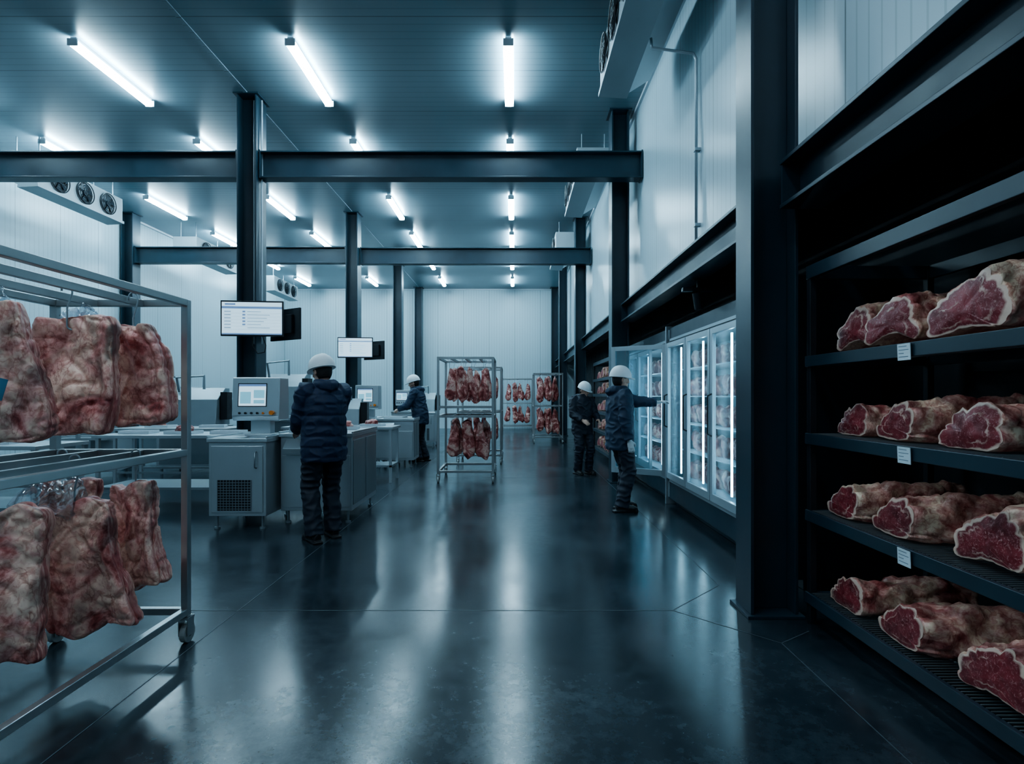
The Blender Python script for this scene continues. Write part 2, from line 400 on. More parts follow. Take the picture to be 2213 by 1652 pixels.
    for s_ in (-1, 1):
        t_.tube(*sample([hips[s_], hips[s_].lerp(kne[s_], 0.4), kne[s_], kne[s_].lerp(ank[s_], 0.5), ank[s_]-V((0, 0, 0.03))], [.104, .100, .084, .080, .082], 0.02), 20)
    tm = voxel(t_, max(vs, 0.009), 4, 0.5); tm.materials.append(M_trou); wrinkle(tm, 0.017, 9, rz*5+2)
    put('trousers', tm, R, label='dark work trousers')
    # boots
    for s_ in (-1, 1):
        k = MB(); ax, ay = ank[s_].x, ank[s_].y; tw = 0.12*s_
        k.tube([(ax-tw*0.06, ay-0.075, .045), (ax, ay-0.02, .055), (ax+tw*0.06, ay+0.07, .048), (ax+tw*0.15, ay+0.15, .038), (ax+tw*0.18, ay+0.195, .030)], [(.034, .044), (.043, .052), (.048, .046), (.047, .037), (.030, .022)], 18, up=(0, 0, 1))
        k.tube([(ax, ay, .05), (ax, ay, .16)], [.053, .056], 18)
        k.prism([(ax-.043, ay-.11), (ax+.043, ay-.11), (ax+.05, ay+.09), (ax+.045+tw*.15, ay+.18), (ax+tw*.15, ay+.215), (ax-.045+tw*.15, ay+.18), (ax-.05, ay+.09)], 'Z', 0.0, 0.022)
        km = voxel(k, 0.007, 2, 0.4); km.materials.append(M_boot)
        for v in km.vertices: v.co.z = max(0.0, v.co.z)
        put('boot', km, R)
    # hair and hard hat
    h = MB(); h.sph((0, -0.012, 1.640), (.084, .100, .122), 32, 22)
    hm = h.mesh('hair', M_hair, True); bm = bmesh.new(); bm.from_mesh(hm)
    bmesh.ops.delete(bm, geom=[v for v in bm.verts if v.co.y > 0.045 or v.co.z < 1.545 or (v.co.y > -0.01 and v.co.z < 1.635)], context='VERTS'); bm.to_mesh(hm); bm.free()
    for v in hm.vertices: v.co = hd(v.co)
    o = put('hair', hm, R); so = o.modifiers.new('s', 'SOLIDIFY'); so.thickness = 0.008
    k = MB(); rings = []; n = 36
    for i in range(13):
        a = (math.pi/2)*i/12
        if i < 12:
            rings.append([V((.120*math.cos(a)**0.9*math.cos(q*2*math.pi/n), -0.005+.139*math.cos(a)**0.9*math.sin(q*2*math.pi/n), 1.668+(.130+0.006*(1 if abs(math.cos(q*2*math.pi/n)) < 0.2 else 0))*math.sin(a))) for q in range(n)])
        else: rings.append([V((.004*math.cos(q*2*math.pi/n), -0.005+.004*math.sin(q*2*math.pi/n), 1.804)) for q in range(n)])
    rings.insert(0, [V((p.x*1.02, p.y*1.02, 1.650)) for p in rings[0]])
    k.loft(rings)
    for i in range(len(k.v)): k.v[i] = hd(k.v[i])
    hh = put('hard_hat', k.mesh('hat', M_helmet, True), R, label='white hard hat')
    k = MB(); lo, hi = [], []
    for q in range(n):
        a = q*2*math.pi/n; f = max(0, math.sin(a))**2
        for L_, z in ((lo, 1.650), (hi, 1.658)):
            L_.append(V((.124*math.cos(a), -0.005+(.1425+0.050*f)*math.sin(a), z-0.010*f)))
    k.loft([lo, hi])
    for i in range(len(k.v)): k.v[i] = hd(k.v[i])
    put('brim', k.mesh('brim', M_helmet, True), hh)
    return R

person((-1.86, 5.42, 0), math.radians(40), 'person in navy puffer jacket and white hard hat working at counter',
       (-0.15, 0.33, 1.05), (0.10, 0.35, 1.05), (-0.35, -0.8, -0.7), (0.35, -0.8, -0.7), [(-0.11, -0.05), (0.11, 0.04)], M_navy, quilt=0.10, head_yaw=0.25, vs=0.007, nod=0.22, scale=1.01)
person((-2.03, 11.95, 0), math.radians(84), 'person in navy jacket and white hard hat working at a table',
       (-0.14, 0.42, 1.07), (0.14, 0.44, 1.07), (-0.5, -0.3, -0.8), (0.5, -0.3, -0.8), [(-0.12, 0.0), (0.12, -0.08)], M_navy2, head_yaw=0.1, vs=0.009, nod=0.3, lean=0.18, scale=1.04, beard=True)
person((1.29, 6.80, 0), math.radians(-78), 'person in navy parka and hard hat reaching into an open freezer',
       (-0.02, 0.56, 1.33), (0.26, 0.02, 0.84), (-0.5, -0.2, -0.8), (0.3, -1, 0), [(-0.11, 0.08), (0.10, -0.02)], M_navy2, head_yaw=0.05, vs=0.007, nod=0.08, scale=0.985,
       handd={-1: ((0, 1, 0.1), (0.3, 0, -1))}, glove=True)
person((1.22, 10.0, 0), math.radians(205), 'person in dark jacket and white hard hat standing beside meat shelving',
       (-0.20, 0.26, 1.04), (0.16, 0.28, 1.04), (-0.5, -0.5, -0.7), (0.5, -0.5, -0.7), [(-0.10, 0.06), (0.11, 0.0)], M_trou, head_yaw=0.35, vs=0.009, nod=0.35, scale=0.93)
bpy.data.scenes.remove(TMP)

# ------------------------------------------------------------------ room
XL, XR, XB, YF, YB, ZC = -9.9, 1.97, 2.70, -3.0, 23.9, 6.0
put('floor', MB().box(XL-0.2, XB+0.2, YF-0.2, YB+0.2, -0.15, 0).mesh('floor', M_floor), kind='structure')
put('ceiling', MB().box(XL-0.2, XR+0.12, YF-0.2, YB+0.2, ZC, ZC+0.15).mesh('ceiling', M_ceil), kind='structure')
put('wall_left', MB().box(XL-0.15, XL, YF, YB, 0, ZC).mesh('wall', M_wally), kind='structure')
put('wall_back', MB().box(XL-0.15, XB+0.12, YB, YB+0.15, 0, ZC).mesh('wall', M_wallx), kind='structure')
put('wall_front', MB().box(XL-0.15, XB+0.12, YF-0.15, YF, 0, ZC).mesh('wall', M_wallx), kind='structure')
w = MB().box(XR, XR+0.12, YF, YB, 2.88, ZC)
w.cur = 1; w.box(XB, XB+0.12, YF, YB, 0, 3.0).box(XR+0.12, XB, YF, YB, 2.9, 3.0)
put('wall_right', w.mesh('wall', [M_wally, M_dark]), kind='structure')
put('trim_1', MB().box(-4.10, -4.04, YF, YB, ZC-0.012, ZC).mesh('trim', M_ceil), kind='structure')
put('trim_2', MB().box(XR-0.04, XR, YF, YB, ZC-0.05, ZC).mesh('trim', M_white), kind='structure')
put('trim_3', MB().box(XL, XL+0.05, YF, YB, ZC-0.05, ZC).mesh('trim', M_white), kind='structure')
put('trim_4', MB().box(XL, XR, YB-0.05, YB, ZC-0.05, ZC).mesh('trim', M_white), kind='structure')
def joint(i, pts):
    m = MB()
    for a, b in zip(pts[:-1], pts[1:]):
        a = V((a[0], a[1], 0)); b = V((b[0], b[1], 0)); d = (b-a).normalized(); s = V((-d.y, d.x, 0))*0.003
        k = len(m.v); m.v += [a-s+V((0,0,.0012)), a+s+V((0,0,.0012)), b+s+V((0,0,.0012)), b-s+V((0,0,.0012))]; m.face([k, k+1, k+2, k+3])
    put('trim_%d' % i, m.mesh('joint', M_joint), kind='structure')
joint(5, [(1.51, YF), (1.51, 3.14), (1.03, 3.62), (1.51, 4.1), (1.51, YB)])
joint(6, [(-1.80, YF), (-1.80, YB)])
joint(7, [(-9.8, 3.62), (1.03, 3.62)])
joint(8, [(-9.8, 9.5), (1.5, 9.5)])
joint(9, [(1.51, 3.14), (1.75, 3.3)])
joint(10, [(-5.9, YF), (-5.9, YB)])
joint(11, [(-9.8, 15.5), (1.5, 15.5)])

# ------------------------------------------------------------------ steelwork
def column(x, y, dx=0.30, dy=0.30, label='dark navy painted steel H column', conduit=False):
    m = MB(); t = 0.022
    m.box(-dx/2, -dx/2+t, -dy/2, dy/2, 0.02, ZC-0.02).box(dx/2-t, dx/2, -dy/2, dy/2, 0.02, ZC-0.02)
    m.box(-dx/2+t, dx/2-t, -0.012, 0.012, 0.02, ZC-0.02)
    r = put('steel_column', m.mesh('column', M_steel), None, (x, y, 0), label=label, category='column', group='steel columns', bevel=0.003)
    p = MB().box(-dx/2-0.03, dx/2+0.03, -dy/2-0.03, dy/2+0.03, 0, 0.02)
    put('base_plate', p.mesh('plate', M_steel), r, bevel=0.003)
    put('cap_plate', MB().box(-dx/2-0.04, dx/2+0.04, -dy/2-0.04, dy/2+0.04, ZC-0.02, ZC).mesh('plate', M_steel), r)
    if conduit:
        put('conduit', MB().cyl((dx/2+0.03, -0.05, 2.2), (dx/2+0.03, -0.05, ZC-0.05), 0.014, 8).mesh('c', M_alu), r)
        put('conduit', MB().cyl((0.06, -0.05, 2.2), (0.06, -0.05, ZC-0.05), 0.010, 8).mesh('c', M_alu), r)
    return r
for y in (8.60, 14.03, 19.45, 23.6): column(-4.07, y, 0.30, 0.34, conduit=(y == 8.60))
column(1.64, 3.62, 0.30, 0.24, 'massive dark navy steel H column beside wire shelving')
for y in (9.05, 14.4, 19.5, 23.6): column(1.70, y, 0.28, 0.30)
column(-9.7, 14.03, 0.30, 0.3)
def ibeam_x(x0, x1, y, z0, z1, label):
    wd, t = 0.20, 0.022; m = MB()
    m.box(x0, x1, y-wd/2, y+wd/2, z0, z0+t).box(x0, x1, y-wd/2, y+wd/2, z1-t, z1).box(x0, x1, y-0.008, y+0.008, z0+t, z1-t)
    r = put('steel_beam', m.mesh('beam', M_steel), label=label, category='beam', group='overhead steel beams', bevel=0.003)
    for xx in (x0, x1-0.02):
        put('end_plate', MB().box(xx, xx+0.02, y-wd/2-0.01, y+wd/2+0.01, z0-0.01, z1+0.01).mesh('pl', M_steel), r)
ibeam_x(XL+0.01, -4.24, 8.58, 4.74, 5.15, 'dark steel I-beam spanning from wall to column')
ibeam_x(-3.9, 2.0-0.04, 8.58, 4.74, 5.15, 'dark steel I-beam spanning over the aisle')
ibeam_x(-9.54, -4.24, 14.03, 4.74, 5.15, 'dark steel I-beam spanning from wall to column')
ibeam_x(-3.9, 1.94, 14.12, 4.74, 5.15, 'dark steel I-beam spanning over the aisle')
def ibeam_y(x0, x1, y0, y1, z0, z1, label):
    t = 0.025; xc = (x0+x1)/2; m = MB()
    m.box(x0, x1, y0, y1, z0, z0+t).box(x0, x1, y0, y1, z1-t, z1).box(xc-0.01, xc+0.01, y0, y1, z0+t, z1-t)
    r = put('steel_beam', m.mesh('beam', M_steel), label=label, category='beam', group='wall rail beams', bevel=0.003)
    for yy in (y0, y1-0.02):
        put('end_plate', MB().box(x0+0.01, x1-0.01, yy, yy+0.02, z0+t, z1-t).mesh('pl', M_steel), r)
ibeam_y(1.66, 1.92, YF+0.05, 3.48, 2.57, 2.87, 'dark steel I-beam above wire shelving')
for a, b in ((3.76, 8.88), (9.22, 14.23), (14.57, 19.33), (19.67, 23.4)):
    ibeam_y(1.70, 1.92, a, b, 2.58, 2.87, 'dark steel I-beam along panelled wall')

# ------------------------------------------------------------------ ceiling lights
def light(mat):
    h = MB().box(-0.04, 0.04, -0.74, 0.74, -0.05, 0).box(-0.066, 0.066, -0.765, -0.745, -0.12, -0.03).box(-0.066, 0.066, 0.745, 0.765, -0.12, -0.03)
    o = put('ceiling_light', h.mesh('light_housing', M_white), None, (0, 0, ZC), label='long fluorescent batten light mounted under panelled ceiling', category='light', group='ceiling batten lights', bevel=0.004)
    put('diffuser', MB().prism([(-0.05, -0.052), (-0.066, -0.072), (-0.055, -0.108), (-0.027, -0.12), (0.027, -0.12), (0.055, -0.108), (0.066, -0.072), (0.05, -0.052)], 'Y', -0.744, 0.744).mesh('diffuser', mat), o, label='glowing white diffuser')
    return o
for mat, ys, xs in ((M_tube, (7.85, 10.62, 13.4, 16.2, 19.0, 22.0), (-8.4, -5.65, -2.87, -0.08)), (M_tube2, (2.3, -0.5), (-5.65, -2.87, -0.08))):
    first = None
    for y in ys:
        for x in xs:
            if first is None: first = light(mat); first.location = (x, y, ZC)
            else: dup(first, (x, y, ZC))

# ------------------------------------------------------------------ cooler units
def cooler(loc, rz, L=2.1):
    r = root('cooling_unit', loc, 'ceiling-hung evaporator cooling unit with three round fans', 'air cooler', 'cooling units', rz)
    H = 0.50
    b = MB().prism([(0, 0.02), (0, H), (-0.62, H), (-0.62, 0.18), (-0.33, 0.0)], 'Y', -L/2, L/2)
    put('housing', b.mesh('housing', M_unit), r, bevel=0.006)
    put('drip_tray', MB().prism([(0.02, -0.02), (0.02, 0.03), (-0.34, 0.0), (-0.34, -0.04)], 'Y', -L/2-0.02, L/2+0.02).mesh('tray', M_unit), r)
    zc = 0.25
    for k in range(3):
        y = (k-1)*0.60
        f = MB(); f.cyl((0.0, y, zc), (0.035, y, zc), 0.06, 14)
        for a in range(6):
            an = a*math.pi/3
            c, s_ = math.cos(an), math.sin(an); c2, s2 = math.cos(an+0.7), math.sin(an+0.7)
            kk = len(f.v)
            f.v += [V((0.025, y+c*0.05, zc+s_*0.05)), V((0.03, y+c*0.18, zc+s_*0.18)), V((0.012, y+c2*0.18, zc+s2*0.18)), V((0.014, y+c2*0.05, zc+s2*0.05))]
            f.face([kk, kk+1, kk+2, kk+3])
        put('fan', f.mesh('fan', M_steel), r)
        put('fan_recess', MB().cyl((0.001, y, zc), (0.008, y, zc), 0.205, 32).mesh('rec', M_black), r)
        g = MB()
        for rr in (0.205, 0.155, 0.105, 0.055):
            tk = 0.010 if rr > 0.2 else 0.0035
            pts = [(0.04, y+rr*math.cos(q*math.pi/16), zc+rr*math.sin(q*math.pi/16)) for q in range(33)]
            g.tube(pts, tk, 5, up=(1,0,0), caps=False)
        for q in range(4):
            a = q*math.pi/4; g.cyl((0.04, y-0.2*math.cos(a), zc-0.2*math.sin(a)), (0.04, y+0.2*math.cos(a), zc+0.2*math.sin(a)), 0.003, 5)
        put('fan_guard', g.mesh('guard', M_black), r)
    for yy in (-L/2+0.15, L/2-0.15):
        for xx in (-0.1, -0.5):
            put('hanger_rod', MB().cyl((xx, yy, H), (xx, yy, ZC-loc[2]), 0.01, 8).mesh('rod', M_alu), r)
    return r
for y in (10.75, 15.6, 20.3): cooler((-8.33, y, 5.08), 0)
for y in (5.95, 10.65, 15.6): cooler((1.08, y, 5.2), math.pi)
r = put('wall_conduit', MB().tube([(1.45, 5.9, 5.20), (1.46, 5.9, 5.10), (1.90, 5.9, 5.04), (1.93, 5.9, 4.98), (1.93, 5.9, 2.9)], 0.016, 10, up=(0, 1, 0)).mesh('conduit', M_alu, True), label='thin grey drain pipe running down panelled wall', category='pipe')
put('bracket', MB().box(1.91, 1.97, 5.87, 5.93, 4.0, 4.03).box(1.91, 1.97, 5.87, 5.93, 3.2, 3.23).mesh('br', M_alu), r)

# ------------------------------------------------------------------ meat meshes
def slab(w, t, h, seed, mat, cuts=30, taper=0.0, ex=6.0, amp=1.0, fold=0.0, big=1.0):
    bm = bmesh.new(); bmesh.ops.create_cube(bm, size=2)
    bmesh.ops.subdivide_edges(bm, edges=bm.edges[:], cuts=cuts, use_grid_fill=True)
    o = V((seed*13.1, seed*7.7, seed*3.3)); sides = []
    bm.verts.index_update()
    for v in bm.verts:
        p = v.co.copy()
        q = (abs(p.x)**ex+abs(p.y)**ex+abs(p.z)**ex)**(1/ex); p /= q
        sides.append(max(0, 1-abs(p.y)**3))
        tp = 1+taper*(-p.z)
        P = V((p.x*w/2*tp, p.y*t/2*(1-0.15*p.z), p.z*h/2))
        n = V((p.x/(w/2), p.y/(t/2), p.z/(h/2))); n.normalize()
        d = noise.noise(P*4.5+o)*0.026*big + noise.noise(P*10+o)*0.014*big
        g1 = 1-abs(noise.noise(V((P.x*7, P.y*7, P.z*4))+o)); d -= (g1**12)*0.016
        g2 = 1-abs(noise.noise(V((P.x*6+P.z*4, P.y*6, P.z*13))+o*2)); d -= (g2**10)*0.010
        d += (1-abs(noise.noise(V((P.x*22, P.y*22, P.z*12))+o)))**3*0.006
        d += noise.noise(P*50+o)*0.002
        if fold:
            e = max(0, abs(p.x)-0.75)/0.25; d += fold*math.sin(e*math.pi)*0.010
        P += n*d*amp
        P.x += 0.03*math.sin(P.z*5+seed)*amp; P.y += 0.03*math.sin(P.x*7+seed*2)*amp+0.02*math.sin(P.z*6+seed)*amp
        P.x += 0.02*noise.noise(V((seed, 0, p.z*1.5)))*amp; P.z += 0.05*noise.noise(V((p.x*1.3, seed*3, 0)))*amp
        P.z -= h/2
        v.co = P
    me = bpy.data.meshes.new('meat'); bm.to_mesh(me); bm.free()
    at = me.attributes.new('side', 'FLOAT', 'POINT')
    at.data.foreach_set('value', sides)
    for p in me.polygons: p.use_smooth = True
    me.materials.append(mat); return me
def hook_mesh(L=0.16):
    pts = []
    for i in range(9):
        a = math.pi*(1-i/8); pts.append((0.022*math.cos(a), 0, 0.0+0.022*math.sin(a)))
    pts = [(-0.022, 0, -0.02)]+pts+[(0.022, 0, -0.03), (0.0, 0, -L*0.5), (0.0, 0, -L+0.02)]
    for i in range(1, 8):
        a = math.pi*i/8; pts.append((0.02-0.02*math.cos(a), 0, -L+0.02-0.02*math.sin(a)))
    return MB().tube(pts, 0.0045, 8, up=(0,1,0)).mesh('hook', M_alu, True)
HOOK = hook_mesh()

def rack(loc, w, d, h, mid, nrails=2, tray=False, label='', b=0.038):
    r = root('meat_rack', loc, label, 'rack', 'wheeled hanging meat racks')
    x0, x1, y0, y1 = -w/2, w/2, -d/2, d/2
    zb = 0.15
    for x in (x0, x1-b):
        for y in (y0, y1-b):
            put('post', MB().box(x, x+b, y, y+b, zb, h).mesh('post', M_rack), r, bevel=0.003)
            cx, cy = x+b/2, y+b/2
            c = put('caster', MB().box(cx-0.028, cx-0.022, cy-0.03, cy+0.03, 0.045, zb).box(cx+0.022, cx+0.028, cy-0.03, cy+0.03, 0.045, zb).box(cx-0.03, cx+0.03, cy-0.035, cy+0.035, zb-0.012, zb).mesh('fork', M_rack), r)
            wl = MB().cyl((cx-0.016, cy+0.01, 0.055), (cx+0.016, cy+0.01, 0.055), 0.055, 24)
            wl.cur = 1; wl.cyl((cx-0.019, cy+0.01, 0.055), (cx+0.019, cy+0.01, 0.055), 0.022, 14)
            put('wheel', wl.mesh('wheel', [M_wheel, M_rubber]), c, bevel=0.003)
    def frame(z0, nm, rails):
        f = MB().box(x0+b, x1-b, y0, y0+b, z0, z0+b).box(x0+b, x1-b, y1-b, y1, z0, z0+b)
        f.box(x0, x0+b, y0+b, y1-b, z0, z0+b).box(x1-b, x1, y0+b, y1-b, z0, z0+b)
        put(nm, f.mesh(nm, M_rack), r, bevel=0.003)
        for k in range(rails):
            x = x0+w*(k+1)/(rails+1)
            put('hanging_rail', MB().box(x-0.014, x+0.014, y0+b, y1-b, z0-0.005, z0+b-0.005).mesh('rail', M_rack), r, bevel=0.002)
    frame(h-b, 'top_frame', nrails); frame(mid, 'middle_frame', nrails); frame(zb+0.01, 'bottom_frame', 0)
    if tray:
        put('tray', MB().box(x0+b, x1-b, y0+b, y1-b, mid+0.16, mid+0.175).box(x0+b, x1-b, y0, y0+0.02, mid+0.15, mid+0.19).mesh('tray', M_rack), r)
    return r
rack((-2.235, 2.30, 0), 0.78, 1.74, 1.945, 1.06, 2, label='stainless steel wheeled rack hung with large beef cuts')
def hang(x, y, ztop, w, t, h, seed, rz, zr, label, cuts=34, tilt=0.0):
    me = slab(w, t, h, seed, M_meat, cuts, 0.05, 10.0, 1.0, 1.0, 0.6)
    put('beef_cut', me, None, (x, y, ztop), (0, tilt, rz), label, 'meat', 'beef cuts on the large rack')
    put('meat_hook', hook_mesh(zr-ztop+0.07), None, (x, y, zr+0.006), (0, 0, rz*0.5+0.2), 'thin bent steel meat hook over a rail', 'hook', 'meat hooks')
lb = 'large beef side cut with wrinkled pale fat on a hook'
hang(-2.20, 2.73, 1.79, 0.41, 0.09, 0.58, 1, 0.08, 1.93, lb, 60)
hang(-2.06, 3.00, 1.77, 0.31, 0.10, 0.53, 2, -0.10, 1.93, lb, 52, tilt=-0.12)
hang(-2.26, 2.36, 1.80, 0.36, 0.10, 0.60, 3, 0.2, 1.93, 'large beef side cut with small blue tag on a hook', 60, tilt=-0.05)
hang(-2.17, 2.74, 0.87, 0.40, 0.10, 0.64, 4, 0.12, 1.08, lb, 60, tilt=-0.10)
hang(-2.06, 3.02, 0.93, 0.29, 0.10, 0.55, 5, -0.12, 1.08, lb, 52, tilt=-0.14)
hang(-2.24, 2.38, 0.90, 0.34, 0.10, 0.66, 6, 0.25, 1.08, lb, 60, tilt=-0.06)
hang(-2.46, 3.02, 0.94, 0.28, 0.10, 0.50, 7, 0.1, 1.08, lb, 30)
put('meat_tag', MB().box(-0.014, 0.014, -0.003, 0.0, -0.09, 0).mesh('tag', simple('blue_tag', (0.10, 0.24, 0.36), 0.4)), None, (-2.09, 2.275, 1.47), (0, 0.25, 0.3), 'small blue plastic identification tag on beef', 'tag')
def film(x, y, z, s, seed):
    m = slab(0.16*s, 0.10*s, 0.14*s, seed, M_film, 14, 0.5, 3, 1.6)
    put('plastic_wrap', m, None, (x, y, z), (0, 0, 0.4), 'crumpled clear plastic film around top of beef cut', 'plastic wrap', 'plastic wraps')
film(-2.28, 2.78, 1.01, 1.5, 31); film(-2.18, 2.73, 1.87, 0.9, 32); film(-2.33, 2.36, 1.88, 1.0, 33)

CARC = [slab(0.15, 0.11, 0.50, 20+i, M_meat2, 18, (0.30, 0.12, 0.40)[i], 2.8, 1.0) for i in range(3)]
def fill(cx, cy, w, d, zr, n, zt, grp, sc=1.0, rows=2, sz=1.0):
    for j in range(rows):
        for i in range(n):
            x = cx-w/2+0.09+(w-0.18)*(i+0.5)/n+random.uniform(-.01, .01)
            y = cy-d/2+0.22+(d-0.4)*(j/(max(1, rows-1)) if rows > 1 else 0.5)
            o = put('meat_carcass_piece', CARC[(i+j) % 3], None, (x, y, zt), (0, random.uniform(-.04, .04), random.uniform(-0.3, 0.3)), 'red and white carcass piece hanging from rack hook', 'meat', grp)
            o.scale = (sc, sc, sz*random.uniform(0.95, 1.1))
            put('meat_hook', HOOK, None, (x, y, zr+0.006), (0, 0, 0), 'thin bent steel meat hook over a rail', 'hook', 'meat hooks')
rack((-0.79, 9.45, 0), 0.92, 1.05, 2.03, 1.05, 3, True, 'stainless wheeled rack with two tiers of hanging carcass pieces')
fill(-0.79, 9.45, 0.92, 1.05, 2.01, 4, 1.86, 'carcass pieces on the aisle rack', 1.08, 2, 1.12)
fill(-0.79, 9.45, 0.92, 1.05, 1.07, 3, 0.98, 'carcass pieces on the aisle rack', 1.3, 2, 1.2)
rack((-0.72, 11.9, 0), 0.92, 1.05, 2.0, 1.05, 3, False, 'stainless wheeled meat rack standing behind another rack')
fill(-0.72, 11.9, 0.92, 1.05, 1.98, 4, 1.84, 'carcass pieces on the second rack', 1.0, 1)
fill(-0.72, 11.9, 0.92, 1.05, 1.07, 4, 0.98, 'carcass pieces on the second rack', 1.0, 1)
rack((1.00, 16.9, 0), 0.88, 1.0, 2.08, 1.08, 3, False, 'stainless wheeled meat rack beside steel columns')
fill(1.00, 16.9, 0.88, 1.0, 2.06, 3, 1.95, 'carcass pieces on the side rack', 1.25, 2, 1.4)
fill(1.00, 16.9, 0.88, 1.0, 1.10, 3, 1.0, 'carcass pieces on the side rack', 1.25, 2, 1.4)
rack((0.12, 22.6, 0), 1.25, 0.9, 2.1, 1.08, 3, False, 'stainless wheeled meat rack against the end wall')
fill(0.12, 22.6, 1.25, 0.9, 2.08, 4, 1.9, 'carcass pieces on the end rack', 1.4, 1, 1.4)
fill(0.12, 22.6, 1.25, 0.9, 1.10, 4, 0.98, 'carcass pieces on the end rack', 1.4, 1, 1.3)

# ------------------------------------------------------------------ roasts
def roast(Wd, H, L, seed, arch=0.0):
    n, m = 72, 44; o = V((seed*5.3, seed*9.1, seed*2.7))
    def ring(x, sc):
        R = []
        for j in range(n):
            a = 2*math.pi*j/n
            cy, sz = math.cos(a), math.sin(a)
            y = Wd/2*math.copysign(abs(cy)**0.8, cy)
            z = H*0.36+(H*0.64*max(0, sz)**0.85 if sz > 0 else -H*0.36*abs(sz)**0.55)
            if sz < 0: z += arch*max(0, 1-(y/(Wd*0.42))**2)
            z *= 1-0.35*(y/(Wd/2))-0.12*math.sin(x*6+seed)
            zc = H*0.42
            y = y*sc; z = zc+(z-zc)*sc
            P = V((x, y, z)); d = noise.noise(P*7+o)*0.036+noise.noise(P*18+o)*0.020
            g1 = 1-abs(noise.noise(V((P.x*6, P.y*12, P.z*10))+o)); d -= (g1**10)*0.028
            g2 = 1-abs(noise.noise(V((P.x*30, P.y*26, P.z*20))+o)); d += (g2**4)*0.010
            if cy > 0.2: d += 0.009*math.sin(x*80)*cy
            P.y += cy*d; P.z = max(0.002, P.z+sz*d*(1 if sz > 0 else 0.3))
            P.y += 0.02*math.sin(x*7+seed)
            R.append(P)
        return R
    rings = [ring(0.0, 0.975)]
    for i in range(m+1):
        t = i/m; x = 0.006+t*(L-0.006)
        k = lambda t: 1.0+0.10*math.sin(t*4+seed)*t
        sc = k(t) if t < 0.88 else k(.88)*math.sqrt(max(0.02, 1-((t-0.88)/0.125)**2))
        rings.append(ring(x, sc))
    b = MB(); b.loft(rings, True)
    body = b.mesh('roast_body', M_rind, True)
    f = MB(); c = sum(rings[0], V())/n; K = 9; rim = []
    f.v.append(c+V((-0.012, 0, 0))); rim.append(0)
    for k in range(1, K+1):
        q = k/K
        for P in rings[0]:
            Q = c+(P-c)*q; Q.x = -0.012*math.cos(q*math.pi/2)-0.001+noise.noise(Q*30+o)*0.004; f.v.append(Q); rim.append(q)
    for j in range(n): f.face([0, 1+j, 1+(j+1) % n])
    for k in range(K-1):
        for j in range(n):
            a = 1+k*n; jj = (j+1) % n; f.face([a+j, a+jj, a+n+jj, a+n+j])
    fm = f.mesh('cut_face', M_face, True)
    at = fm.attributes.new('rim', 'FLOAT', 'POINT')
    for i, q in enumerate(rim): at.data[i].value = q
    return body, fm
RO = [roast(0.30, 0.17, 0.60, 1), roast(0.32, 0.185, 0.64, 2), roast(0.29, 0.22, 0.46, 3, 0.06), roast(0.34, 0.215, 0.58, 4, 0.03)]
def place_roast(k, x, y, z, rz, grp, sc=1.0, label='bone-in beef rib roast with marbled red cut face on shelf'):
    o = put('rib_roast', RO[k][0], None, (x, y, z), (0, 0, rz), label, 'meat', grp); o.scale = (sc,)*3
    put('cut_face', RO[k][1], o, label='marbled dark red cut face with white fat rim')
    return o
def shelving(x0, x1, y0, y1, top, levels):
    r = root('shelving_unit', ((x0+x1)/2, (y0+y1)/2, 0), 'black metal storage shelving with wire decks holding beef roasts', 'shelf', 'wire shelving units')
    W, D = x1-x0, y1-y0; a, bb, c, d = -W/2, W/2, -D/2, D/2
    for x in (a, bb-0.04):
        for y in (c, d-0.04):
            put('post', MB().box(x, x+0.04, y, y+0.04, 0, top).mesh('post', M_black), r, bevel=0.003)
    put('top_rail', MB().box(a-0.005, a+0.03, c, d, top-0.08, top).box(bb-0.03, bb+0.005, c, d, top-0.08, top).box(a, bb, c, c+.03, top-0.08, top).box(a, bb, d-.03, d, top-0.08, top).mesh('rail', M_steel), r, bevel=0.003)
    for z in levels:
        f = MB().box(a-0.012, a+0.012, c, d, z-0.068, z-0.002).box(bb-0.03, bb, c+.04, d-.04, z-0.06, z-0.002).box(a+.012, bb, c, c+0.025, z-0.06, z-0.004).box(a+.012, bb, d-0.025, d, z-0.06, z-0.004)
        s = put('shelf', f.mesh('shelf_frame', M_steel), r, bevel=0.003)
        wq = MB(); y = c+0.03
        while y < d-0.03:
            wq.box(a+0.012, bb-0.03, y, y+0.0045, z-0.006, z-0.001); y += 0.024
        for x in (a+0.2, a+0.42, a+0.6):
            if x < bb-0.05: wq.box(x, x+0.008, c+0.02, d-0.02, z-0.014, z-0.006)
        put('wire_deck', wq.mesh('wires', M_inox_d), s)
    return r
shelving(1.81, 2.57, 1.25, 3.44, 2.20, (0.195, 0.70, 1.172, 1.647))
g = 'rib roasts on the wire shelves'
for (k, x, y, z, rz, sc) in [
    (2, 1.94, 3.17, 1.647, 0.05, 1.05), (2, 1.88, 2.78, 1.647, 0.22, 1.0), (3, 1.90, 2.35, 1.647, 0.15, 1.08),
    (0, 1.92, 3.15, 1.172, -0.05, 1.0), (1, 1.90, 2.76, 1.172, -0.08, 1.0), (0, 1.90, 2.31, 1.172, 0.0, 1.10),
    (1, 1.87, 3.15, 0.70, -0.03, 1.0), (1, 1.87, 2.73, 0.70, -0.05, 1.05), (3, 1.90, 2.24, 0.70, 0.0, 1.0),
    (0, 1.87, 3.12, 0.195, -0.03, 1.08), (1, 1.86, 2.66, 0.195, -0.05, 1.08), (3, 1.87, 2.18, 0.195, 0.0, 1.0)]:
    place_roast(k, x, y, z+0.002, rz, g, sc)
